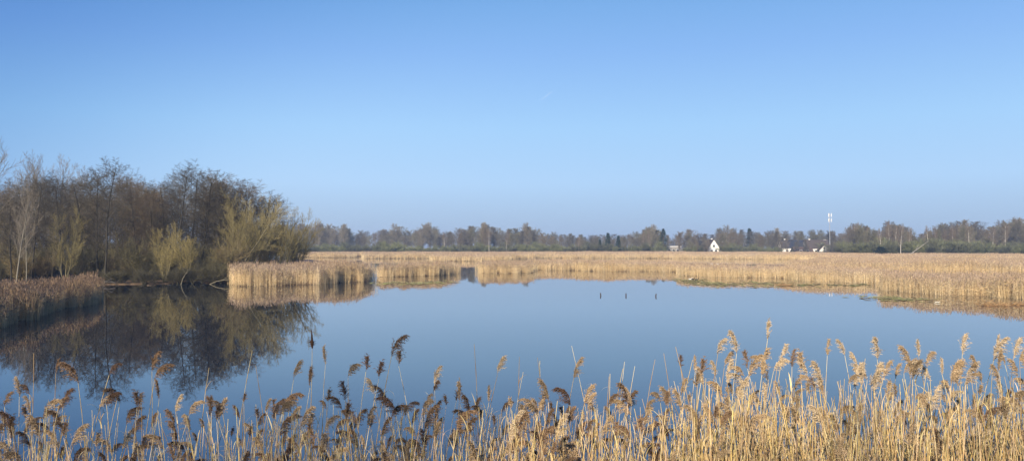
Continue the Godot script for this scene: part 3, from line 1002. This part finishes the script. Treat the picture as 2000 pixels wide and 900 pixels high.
	bc.bark = lin(0.5, 0.48, 0.43); bc.twig = lin(0.2, 0.16, 0.12); bc.r = 0.24; bc.n = [18, 7, 4]; bc.start = [0.3, 0.15, 0.1]
	var bi := [tree_meshes(bc, 411), tree_meshes(bc, 412)]
	for r in [[1668, 436, 285], [1680, 432, 283], [1692, 440, 286], [1740, 428, 276], [1750, 440, 278], [1775, 441, 277], [1832, 440, 282], [1845, 446, 284], [1665, 446, 290], [1722, 446, 268], [1760, 436, 266], [1815, 440, 268], [1862, 438, 270], [1895, 436, 270], [1940, 440, 272], [1965, 436, 272], [1130, 460, 346], [955, 446, 347], [988, 447, 348], [868, 452, 348], [1255, 450, 347], [1270, 446, 349]]:
		var ft := on_z(r[0], 490, r[2]); ft.y = 0.15
		var far_one: bool = r[2] > 300
		plant(bi[rng.randi() % 2], "birch_tree", ft, on_z(r[0], r[1], r[2]).y, rng.randf() * TAU, "pale-trunked birch at the edge of the reeds " + near_what.call(r[0]), "tree", "birches before the far wood" if far_one else "birches near the fallen trunk", null, 0.8)
	# evergreen bush in the reeds and a pale fallen trunk
	var ft2 := on_z(1722, 503, 240); ft2.y = 0.1
	var cb := plant(con[0], "evergreen_bush", ft2, 3.9, 0.0, "low dark evergreen bush standing in the reeds below the birches", "bush", "")
	cb.scale.x *= 4.0; cb.scale.z *= 3.0
	var mb := MB.new()
	mb.tube(PackedVector3Array([Vector3(0, -0.2, 0), Vector3(3.0, 1.6, 0), Vector3(6.0, 3.7, 0), Vector3(8.5, 5.6, 0)]), PackedFloat32Array([0.15, 0.12, 0.08, 0.03]), 6, lin(0.32, 0.3, 0.26), true)
	mb.tube(PackedVector3Array([Vector3(4.0, 2.2, 0), Vector3(4.8, 3.6, 0.4), Vector3(5.0, 4.6, 0.5)]), PackedFloat32Array([0.06, 0.045, 0.015]), 5, lin(0.32, 0.3, 0.26))
	var ft := whole("leaning_dead_tree", mb.commit(M.plain))
	ft.position = on_z(1762, 500, 238) * Vector3(1, 0, 1) + Vector3(0, 0.2, 0)
	tag(ft, "pale leaning dead trunk lodged in the reeds beside the birches", "trunk")

# ------------------------------------------------------------------ houses and mast
func village() -> void:
	var white := flat(0.7, 0.7, 0.68)
	var brownroof := flat(0.075, 0.062, 0.055)
	var darkroof := flat(0.03, 0.035, 0.05, 0.6)
	var redroof := flat(0.09, 0.065, 0.055)
	var grey := flat(0.22, 0.21, 0.2)
	var dz := 356.0
	var spot := func(px: float, z: float) -> Vector3:
		var p := on_z(px, 490, z); p.y = 0.3
		return p
	house("gabled_house", spot.call(1390, dz), Vector3(5.6, 2.6, 9.0), 4.2, 0.0, white, brownroof, "white house with a steep white gable facing the marsh", 2)
	house("house_wing", spot.call(1402, dz + 1.5), Vector3(3.4, 1.9, 6.0), 1.4, 0.0, white, brownroof, "low white wing with a small roof beside the gabled white house", 1, 1)
	house("house", spot.call(1370, dz + 8), Vector3(5.0, 3.0, 8.0), 3.2, 0.0, grey, darkroof, "grey house half hidden left of the white gable", 1)
	house("house", spot.call(1418, dz + 12), Vector3(8.0, 2.8, 6.0), 2.6, PI / 2, white, redroof, "house with a long brown roof behind the gabled white house", 1)
	house("house", spot.call(1594, dz + 4), Vector3(7.0, 3.0, 10.5), 3.6, PI / 2, white, brownroof, "white house with a long brown roof near the antenna mast", 1, 4)
	house("house", spot.call(1606, dz + 1), Vector3(4.2, 2.2, 6.0), 2.2, 0.0, white, brownroof, "small white gabled annex beside the long white house", 1)
	house("house", spot.call(1545, dz + 7), Vector3(6.5, 3.2, 10.0), 3.4, PI / 2, white, darkroof, "house with a dark blue-black roof left of the brown hut", 1)
	house("house", spot.call(1562, dz + 10), Vector3(6.0, 3.2, 8.0), 3.2, 0.5, grey, darkroof, "second dark-roofed house just behind the brown hut", 1)
	house("hut", spot.call(1567, dz - 3), Vector3(6.0, 1.2, 8.0), 2.2, PI / 2, flat(0.06, 0.1, 0.06), redroof, "brown-roofed green hut in front of the dark-roofed houses", 0, 2)
	house("shed", spot.call(1622, dz - 2), Vector3(3.2, 1.6, 3.0), 0.6, 0.0, flat(0.6, 0.5, 0.46), flat(0.4, 0.3, 0.28), "small pinkish shed at the foot of the antenna mast", 1, 1)
	house("barn", spot.call(1745, 330), Vector3(6.0, 3.4, 17.0), 2.2, PI / 2, flat(0.5, 0.5, 0.5), flat(0.45, 0.45, 0.46), "long pale barn showing through the birches", 0, 5)
	house("house", spot.call(1975, 330), Vector3(6.0, 2.6, 12.0), 2.6, PI / 2, flat(0.3, 0.1, 0.09), flat(0.2, 0.09, 0.08), "red-brown building low behind the right-hand trees", 1, 4)
	# flat-roofed bungalows
	for r in [[1314, dz + 6, 6.4, 3.6, "flat-roofed bungalow with a pale roof edge beside the cedar"], [1343, dz + 2, 4.0, 2.6, "lower flat-roofed annex beside the bungalow with the pale roof edge"]]:
		var o := base("bungalow", spot.call(r[0], r[1]))
		var wb := MB.new(); wb.box(Vector3(0, r[3] * 0.5 - 0.3, 0), Vector3(r[2], r[3] + 0.1, 5.0), Color.WHITE)
		part("wall", wb.commit(M.plain), o, grey)
		var rb := MB.new(); rb.box(Vector3(0, r[3] + 0.0, 0), Vector3(r[2] + 0.8, 0.35, 5.8), Color.WHITE)
		part("roof_edge", rb.commit(M.plain), o, white)
		for j in 3: window_at(o, Vector3((j - 1) * r[2] * 0.3, r[3] * 0.5, 2.5), Vector3(1.1, 1.2, 0), 0.0)
		tag(o, r[4], "house", "houses behind the marsh")
	# white tips of gables and chimneys that stand out between the trees
	for r in [[1576, 470, dz + 9, "white chimney rising left of the long white house"], [1612, 469, dz + 9, "white chimney rising right of the long white house"]]:
		var top := on_z(r[0], r[1], r[2])
		var cb := MB.new()
		cb.box(Vector3(0, top.y * 0.5 - 0.2, 0), Vector3(1.0, top.y + 0.2, 0.8), Color.WHITE)
		cb.box(Vector3(0, top.y, 0), Vector3(1.25, 0.2, 1.0), Color.WHITE)
		var o := whole("chimney_stack", cb.commit(M.plain), white)
		o.position = Vector3(top.x, 0.2, top.z)
		tag(o, r[3], "chimney")
	# antenna mast
	var at: Vector3 = spot.call(1622, 372)
	var tall := on_z(1622, 416, 372.0).y - at.y
	var m := base("antenna_mast", at)
	var pole := MB.new()
	pole.tube(PackedVector3Array([Vector3(0, -0.3, 0), Vector3(0, tall * 0.5, 0), Vector3(0, tall, 0)]), PackedFloat32Array([0.2, 0.15, 0.1]), 8, lin(0.3, 0.31, 0.33), true)
	part("pole", pole.commit(M.plain), m)
	for lvl in 2:
		for k in 3:
			var a := TAU * k / 3.0 + 0.5
			var pb := MB.new()
			pb.box(Vector3(cos(a) * 0.75, tall - 1.0 - lvl * 2.4, sin(a) * 0.75), Vector3(0.28, 1.7, 0.2), Color.WHITE)
			part("antenna_panel", pb.commit(M.plain), m, white)
			var br := MB.new()
			br.box(Vector3(cos(a) * 0.4, tall - 1.0 - lvl * 2.4, sin(a) * 0.4), Vector3(0.7, 0.12, 0.12), lin(0.4, 0.4, 0.4), Basis(Vector3.UP, -a))
			part("bracket", br.commit(M.plain), m)
	tag(m, "slim grey antenna mast with white panels at its top", "mast")

# ------------------------------------------------------------------ small things
func small_things() -> void:
	var k := 0
	for r in [[1174, 577.5, "low wooden post alone in the water, farthest from the green leaves"], [1223, 578, "low wooden post in the water, middle one of three"], [1281, 579, "low wooden post in the water, nearest the green leaves"]]:
		var p := on_y(r[0], r[1])
		var mb := MB.new()
		var s := 0.02 * (k - 1)
		mb.tube(PackedVector3Array([Vector3(0, -0.8, 0), Vector3(s, 0.1, 0), Vector3(s * 2.0, 0.2, 0.01), Vector3(s * 2.0, 0.23, 0.015)]), PackedFloat32Array([0.05, 0.045, 0.038, 0.02]), 8, lin(0.06, 0.045, 0.035), true)
		var o := whole("wooden_post", mb.commit(M.plain))
		o.position = p
		tag(o, r[2], "post", "posts standing in the lake")
		k += 1
	# floating leaves
	var lf := MB.new()
	for s in 9:
		var a0 := 0.25 + s * (TAU - 0.5) / 9.0
		var a1 := 0.25 + (s + 1) * (TAU - 0.5) / 9.0
		lf.tri(Vector3.ZERO, Vector3(cos(a1), 0.06, sin(a1)), Vector3(cos(a0), 0.06, sin(a0)), Color.WHITE)
	var lm := lf.commit(M.reed)
	for r in [[[[1348, 548], [1370, 553], [1420, 556], [1500, 555], [1540, 554]], 3.2, 240, "patch of yellow-green floating leaves beside the ducks", 1.0], [[[755, 553], [800, 553], [830, 553], [860, 551]], 2.2, 110, "patch of yellowish floating leaves before the short reed island", 1.25], [[[1560, 557], [1640, 557], [1700, 556]], 1.6, 60, "sparse olive floating leaves below the reed strip", 0.8], [[[1728, 582], [1750, 585], [1790, 585]], 1.4, 60, "small patch of floating leaves off the corner of the nearest bed", 1.1]]:
		var line: Array = r[0]
		var wh := []
		var co := []
		for j in r[2] * 2:
			var t := pow(rng.randf(), 1.3) * (line.size() - 1)
			var q := mini(int(t), line.size() - 2)
			var a := on_y(line[q][0], line[q][1])
			var b := on_y(line[q + 1][0], line[q + 1][1])
			var p := a.lerp(b, t - q) + Vector3(rng.randfn(0, 1.2), 0, rng.randfn(0, r[1] * 1.0))
			var sc := rng.randf_range(0.14, 0.34)
			wh.append(Transform3D(Basis(Vector3.UP, rng.randf() * TAU).scaled(Vector3(sc, 0.3, sc)), Vector3(p.x, 0.012, p.z)))
			var tn: float = rng.randf_range(0.6, 1.2) * r[4]
			co.append(Color(0.46 * tn, 0.45 * tn, 0.17 * tn) if rng.randf() < 0.6 else Color(0.3 * tn, 0.24 * tn, 0.13 * tn))
		var o := base("floating_leaves", Vector3.ZERO)
		multi("lily_leaves", lm, wh, co, o)
		tag(o, r[3], "water plants", "floating leaf patches", "stuff")
	# ducks
	for r in [[1349, 546.5, 0.5, 0.0, "white duck resting by the green floating leaves"], [1354, 546.5, 0.06, 0.4, "dark duck next to the white duck"], [1361, 547.5, 0.05, -0.3, "dark duck a little apart from the white duck"]]:
		var p := on_y(r[0], r[1])
		var mb := MB.new()
		var c := lin(r[2], r[2] * 0.97, r[2] * 0.9)
		mb.tube(PackedVector3Array([Vector3(-0.33, 0.17, 0), Vector3(-0.24, 0.12, 0), Vector3(-0.08, 0.09, 0), Vector3(0.1, 0.09, 0), Vector3(0.2, 0.14, 0), Vector3(0.23, 0.22, 0), Vector3(0.25, 0.3, 0), Vector3(0.29, 0.34, 0), Vector3(0.34, 0.325, 0)]), PackedFloat32Array([0.015, 0.07, 0.13, 0.13, 0.08, 0.045, 0.045, 0.05, 0.03]), 9, c)
		var d := base("duck", p, r[3])
		d.scale = Vector3.ONE * 0.8
		part("body", mb.commit(M.plain), d)
		var bl := MB.new()
		bl.tube(PackedVector3Array([Vector3(0.34, 0.325, 0), Vector3(0.38, 0.315, 0), Vector3(0.41, 0.31, 0)]), PackedFloat32Array([0.025, 0.02, 0.012]), 6, lin(0.45, 0.25, 0.04), true)
		part("bill", bl.commit(M.plain), d)
		tag(d, r[4], "duck", "ducks by the floating leaves")
	# floating logs, branches and litter
	var logs := [[[185, 557], Vector3(2.2, 0.25, 0.2), 0.16, lin(0.05, 0.045, 0.04), "dark log lying at the foot of the alder pair"], [[280, 553], Vector3(1.3, 0.12, -0.2), 0.1, lin(0.4, 0.3, 0.2), "pale stump of wood at the dark water's edge"], [[385, 553], Vector3(2.4, 0.9, 0.3), 0.05, lin(0.17, 0.15, 0.11), "pale fallen bough arching into the water below the willow bush"], [[405, 555], Vector3(2.8, 0.4, 0.2), 0.04, lin(0.19, 0.17, 0.12), "pale fallen bough lying flat beside the arching one"], [[352, 556], Vector3(0.7, 1.3, 0.0), 0.04, lin(0.17, 0.155, 0.11), "pale forked bough standing in the water below the willow bush"]]
	for r in logs:
		var p := on_y(r[0][0], r[0][1])
		var e: Vector3 = r[1]
		var mb := MB.new()
		mb.tube(PackedVector3Array([Vector3(0, -0.1, 0), e * 0.35 + Vector3(0, 0.18, 0.1), e * 0.7 + Vector3(0, 0.2, 0), e]), PackedFloat32Array([r[2], r[2] * 0.9, r[2] * 0.75, r[2] * 0.4]), 7, r[3], true)
		mb.tube(PackedVector3Array([e * 0.5 + Vector3(0, 0.19, 0.05), e * 0.7 + Vector3(0.2, 0.45, 0.2), e * 0.9 + Vector3(0.3, 0.5, 0.4)]), PackedFloat32Array([r[2] * 0.5, r[2] * 0.35, r[2] * 0.1]), 5, r[3])
		var o := whole("fallen_bough", mb.commit(M.plain))
		o.position = p
		tag(o, r[4], "wood", "fallen wood along the shore")
	for r in [[1944, 597, 1.0, "brown heap of broken reeds floating off the nearest reed bed"], [1992, 596, 0.7, "smaller heap of broken reeds at the edge of the nearest bed"], [1531, 558, 0.8, "dark heap of broken reeds floating below the reed strip"]]:
		var p := on_y(r[0], r[1])
		var mb := MB.new()
		for j in 90:
			var a := rng.randf_range(-0.4, 0.4) + (PI if rng.randf() < 0.5 else 0.0)
			var q: Vector3 = Vector3(rng.randf_range(-0.8, 0.8), 0.02, rng.randf_range(-0.4, 0.4)) * r[2]
			var ln: float = rng.randf_range(0.2, 0.7) * r[2]
			var e: Vector3 = q + Vector3(cos(a), rng.randf_range(0.0, 0.8), sin(a)) * ln
			mb.tube(PackedVector3Array([q, e]), PackedFloat32Array([0.012, 0.006]), 3, lin(0.42, 0.26, 0.13) * rng.randf_range(0.4, 1.2))
		var o := whole("reed_litter", mb.commit(M.plain))
		o.position = p
		tag(o, r[3], "reed litter", "heaps of broken reeds on the water")
	var wb := MB.new()
	wb.tube(PackedVector3Array([Vector3(-0.2, 0.0, 0), Vector3(-0.1, 0.06, 0), Vector3(0.1, 0.05, 0), Vector3(0.2, 0.1, 0.02)]), PackedFloat32Array([0.01, 0.03, 0.03, 0.01]), 7, lin(0.6, 0.58, 0.48), true)
	var wo := whole("white_scrap", wb.commit(M.plain))
	wo.position = on_y(1832, 591.5)
	tag(wo, "small white scrap floating in front of the nearest reed bed", "debris")
	# contrail
	var cb := MB.new()
	var c0 := on_z(1055, 197, 7000.0); var c1 := on_z(1079, 178, 7000.0)
	cb.tube(PackedVector3Array([Vector3.ZERO, (c1 - c0) * 0.3, (c1 - c0) * 0.8, c1 - c0]), PackedFloat32Array([0.5, 3.5, 3.5, 0.5]), 6, Color.WHITE)
	var cm := flat(1, 1, 1, 1.0)
	cm.transparency = BaseMaterial3D.TRANSPARENCY_ALPHA
	cm.albedo_color = Color(1, 1, 1, 0.05)
	var co2 := whole("contrail_cloud", cb.commit(M.plain), cm)
	co2.position = c0
	tag(co2, "short faint white contrail high in the clear sky", "contrail")

# ------------------------------------------------------------------ foreground reeds
func foreground() -> void:
	for k in 8:
		var c := stem_curve(k)
		stems.append({"curve": c, "mesh": stem_mesh(c)})
	for k in 6: leaves.append(leaf_mesh(700 + k))
	plumes.big = []; plumes.flag = []; plumes.tan = []; plumes.spike = []; plumes.thin = []
	for k in 4:
		plumes.big.append(plume_mesh(500 + k, 0.25, 1.0, 1.5, 0.8))
		plumes.flag.append(plume_mesh(520 + k, 0.24, 1.8, 1.5, 0.75))
		plumes.tan.append(plume_mesh(540 + k, 0.23, 0.7, 1.3, 0.5))
		plumes.spike.append(plume_mesh(560 + k, 0.19, 0.3, 0.8, 0.6))
		plumes.thin.append(plume_mesh(580 + k, 0.19, 0.2, 0.7, 0.22))
	plumes.bulrush = [bulrush_head(600)]
	var words := {
		"big": "reed with a broad shaggy plume", "flag": "plumed reed, the plume hanging to one side", "tan": "reed with a feathery nodding plume",
		"spike": "reed with a small ragged plume", "thin": "reed with a closed narrow plume", "bare": "bare dry reed stem without a plume"}
	var place := func(x: float) -> String:
		if x < 420: return " over the reflected wood"
		if x < 900: return " in the loose foreground stand"
		if x < 1330: return " in the low foreground bed"
		return " in the dense golden bed"
	reed(612, 648, 8.6, "bulrush", "tall lone stem with a dark spiky seed head, above the other reeds")
	var named := [[632, 690, "thin"], [575, 703, "tan"], [603, 733, "thin"], [766, 650, "big"], [779, 688, "spike"], [717, 694, "spike"], [741, 708, "spike"], [682, 714, "flag"], [727, 735, "tan"], [849, 718, "tan"], [845, 735, "tan"], [828, 785, "flag"], [698, 803, "flag"], [690, 800, "big"], [790, 782, "flag"], [533, 788, "spike"], [568, 790, "tan"], [975, 692, "tan"], [952, 764, "thin"], [1120, 705, "tan"], [1117, 765, "flag"], [1141, 750, "tan"], [1060, 776, "spike"], [1328, 692, "spike"], [1357, 704, "thin"], [1400, 656, "big"], [1414, 680, "tan"], [1441, 648, "tan"], [1496, 641, "thin"], [1527, 671, "tan"], [1460, 692, "spike"], [1500, 692, "flag"], [1510, 705, "flag"], [1544, 684, "spike"], [1568, 692, "spike"], [1578, 708, "tan"], [1418, 706, "tan"], [1397, 700, "tan"], [1614, 661, "tan"], [1650, 659, "tan"], [1674, 688, "tan"], [1697, 716, "flag"], [1716, 666, "tan"], [1728, 699, "tan"], [1750, 706, "tan"], [1778, 678, "tan"], [1793, 667, "thin"], [1812, 690, "flag"], [1815, 702, "big"], [1840, 704, "thin"], [1861, 703, "tan"], [1877, 658, "tan"], [1889, 703, "tan"], [1909, 693, "tan"], [1942, 660, "big"], [1951, 655, "thin"], [1982, 659, "tan"], [1994, 668, "tan"], [1988, 697, "big"], [1963, 685, "thin"], [58, 748, "flag"], [40, 735, "tan"], [152, 704, "big"], [109, 705, "thin"], [298, 688, "tan"], [303, 714, "flag"], [213, 710, "flag"], [120, 758, "big"], [204, 762, "flag"], [235, 758, "flag"], [275, 760, "spike"], [312, 752, "thin"], [284, 852, "flag"], [250, 876, "flag"], [322, 850, "flag"], [364, 862, "flag"], [370, 785, "flag"], [30, 806, "big"], [1190, 735, "bare"], [1217, 720, "bare"], [1240, 715, "bare"], [1316, 672, "bare"], [1297, 690, "bare"], [925, 672, "bare"], [1114, 672, "bare"], [1012, 697, "bare"], [1048, 697, "bare"], [1190, 730, "bare"], [1222, 705, "bare"], [1282, 700, "bare"], [500, 715, "bare"], [497, 680, "bare"], [1022, 725, "bare"], [68, 690, "bare"], [405, 720, "bare"]]
	var count := 1
	for r in named:
		reed(r[0], r[1], rng.randf_range(7.8, 9.8), r[2], words[r[2]] + place.call(r[0]))
		count += 1
	while count < 300:
		var x := rng.randf_range(-30, 2030)
		var wgt := 0.55 if x < 420 else (0.6 if x < 900 else (0.75 if x < 1330 else 1.0))
		if x > 400 and x < 520: wgt = 0.3
		if rng.randf() > wgt: continue
		var y := 0.0
		if x < 420: y = rng.randf_range(755, 900)
		elif x < 900: y = rng.randf_range(745, 900)
		elif x < 1330: y = rng.randf_range(775, 900)
		else: y = rng.randf_range(690, 870)
		var kk: String = ["flag", "flag", "big", "tan", "tan", "spike", "bare", "thin"][rng.randi() % 8]
		if x > 900 and x < 1330: kk = ["flag", "flag", "big", "tan", "bare", "bare"][rng.randi() % 6]
		reed(x, y, rng.randf_range(6.6, 9.6), kk, words[kk] + place.call(x))
		count += 1
	# the uncounted rest of the bed
	var packs := []
	for k in 6:
		var st := SurfaceTool.new()
		st.begin(Mesh.PRIMITIVE_TRIANGLES)
		st.append_from(stems[k].mesh, 0, Transform3D(Basis.IDENTITY.scaled(Vector3(1, 2.2, 1)), Vector3.ZERO))
		for j in 1:
			var t := rng.randf_range(0.45, 0.95)
			var f := t * 8.0
			var q := mini(int(f), 7)
			var c: Vector3 = stems[k].curve[q].lerp(stems[k].curve[q + 1], f - q)
			st.append_from(leaves[(k + j) % leaves.size()], 0, Transform3D(Basis(Vector3.UP, rng.randf() * TAU), Vector3(c.x, c.y * 2.2, c.z)))
		var me := st.commit()
		me.surface_set_material(0, M.straw)
		packs.append(me)
	var where := [[], [], [], [], [], []]
	var cols := [[], [], [], [], [], []]
	var heads := [plumes.flag[0], plumes.big[1], plumes.tan[2], plumes.spike[3]]
	var head_at := [[], [], [], [], [], [], [], []]
	var head_col := [[], [], [], [], [], [], [], []]
	for k in 12500:
		var x := rng.randf_range(-420, 2500)
		var dens := 0.10 if x < 420 else (0.18 if x < 900 else (0.28 if x < 1330 else 0.75))
		if rng.randf() > dens: continue
		var depth := rng.randf_range(6.2, 10.0)
		var y := rng.randf_range(800, 930) if x < 420 else (rng.randf_range(790, 930) if x < 1330 else (735.0 + 190.0 * pow(rng.randf(), 0.7)))
		var tip := on_z(x, y, depth)
		var s := clampf((tip.y - M.bank_y) / 2.2, 0.4, 1.3)
		var b := Basis(Vector3(1, 0, 0), rng.randfn(0, 0.05)) * Basis(Vector3(0, 0, 1), rng.randfn(0, 0.09)) * Basis(Vector3.UP, rng.randf() * TAU)
		var w := rng.randi() % 6
		var stand := Transform3D(b * Basis.IDENTITY.scaled(Vector3(1, s, 1)), Vector3(tip.x, M.bank_y, tip.z))
		where[w].append(stand)
		if rng.randf() < (0.22 if x < 1330 else 0.045):
			var top: Vector3 = stand * (stems[w].curve[8] * Vector3(1, 2.2, 1))
			var kind := rng.randi() % 4 + (4 if x > 1330 or rng.randf() < 0.35 else 0)
			head_at[kind].append(Transform3D(Basis(Vector3.UP, rng.randf_range(-0.8, 0.8) + (PI if rng.randf() < 0.4 else 0.0)).scaled(Vector3.ONE * rng.randf_range(0.6, 0.95)), top))
			var ht := rng.randf_range(0.6, 1.2)
			head_col[kind].append(Color(ht, ht, ht))
		var tn := rng.randf_range(0.65, 1.15)
		cols[w].append(Color(tn, tn * rng.randf_range(0.92, 1.05), tn * rng.randf_range(0.8, 1.3)))
	var o := base("reed_stand", Vector3.ZERO)
	for k in 6: multi("reed_stems", packs[k], where[k], cols[k], o)
	for k in 8:
		if head_at[k].size(): multi("reed_plumes", heads[k % 4], head_at[k], head_col[k], o).material_override = M.plume_tan if k >= 4 else M.plume_brown
	tag(o, "mass of dry reed stems in the foreground below the plumes", "reeds", "", "stuff")
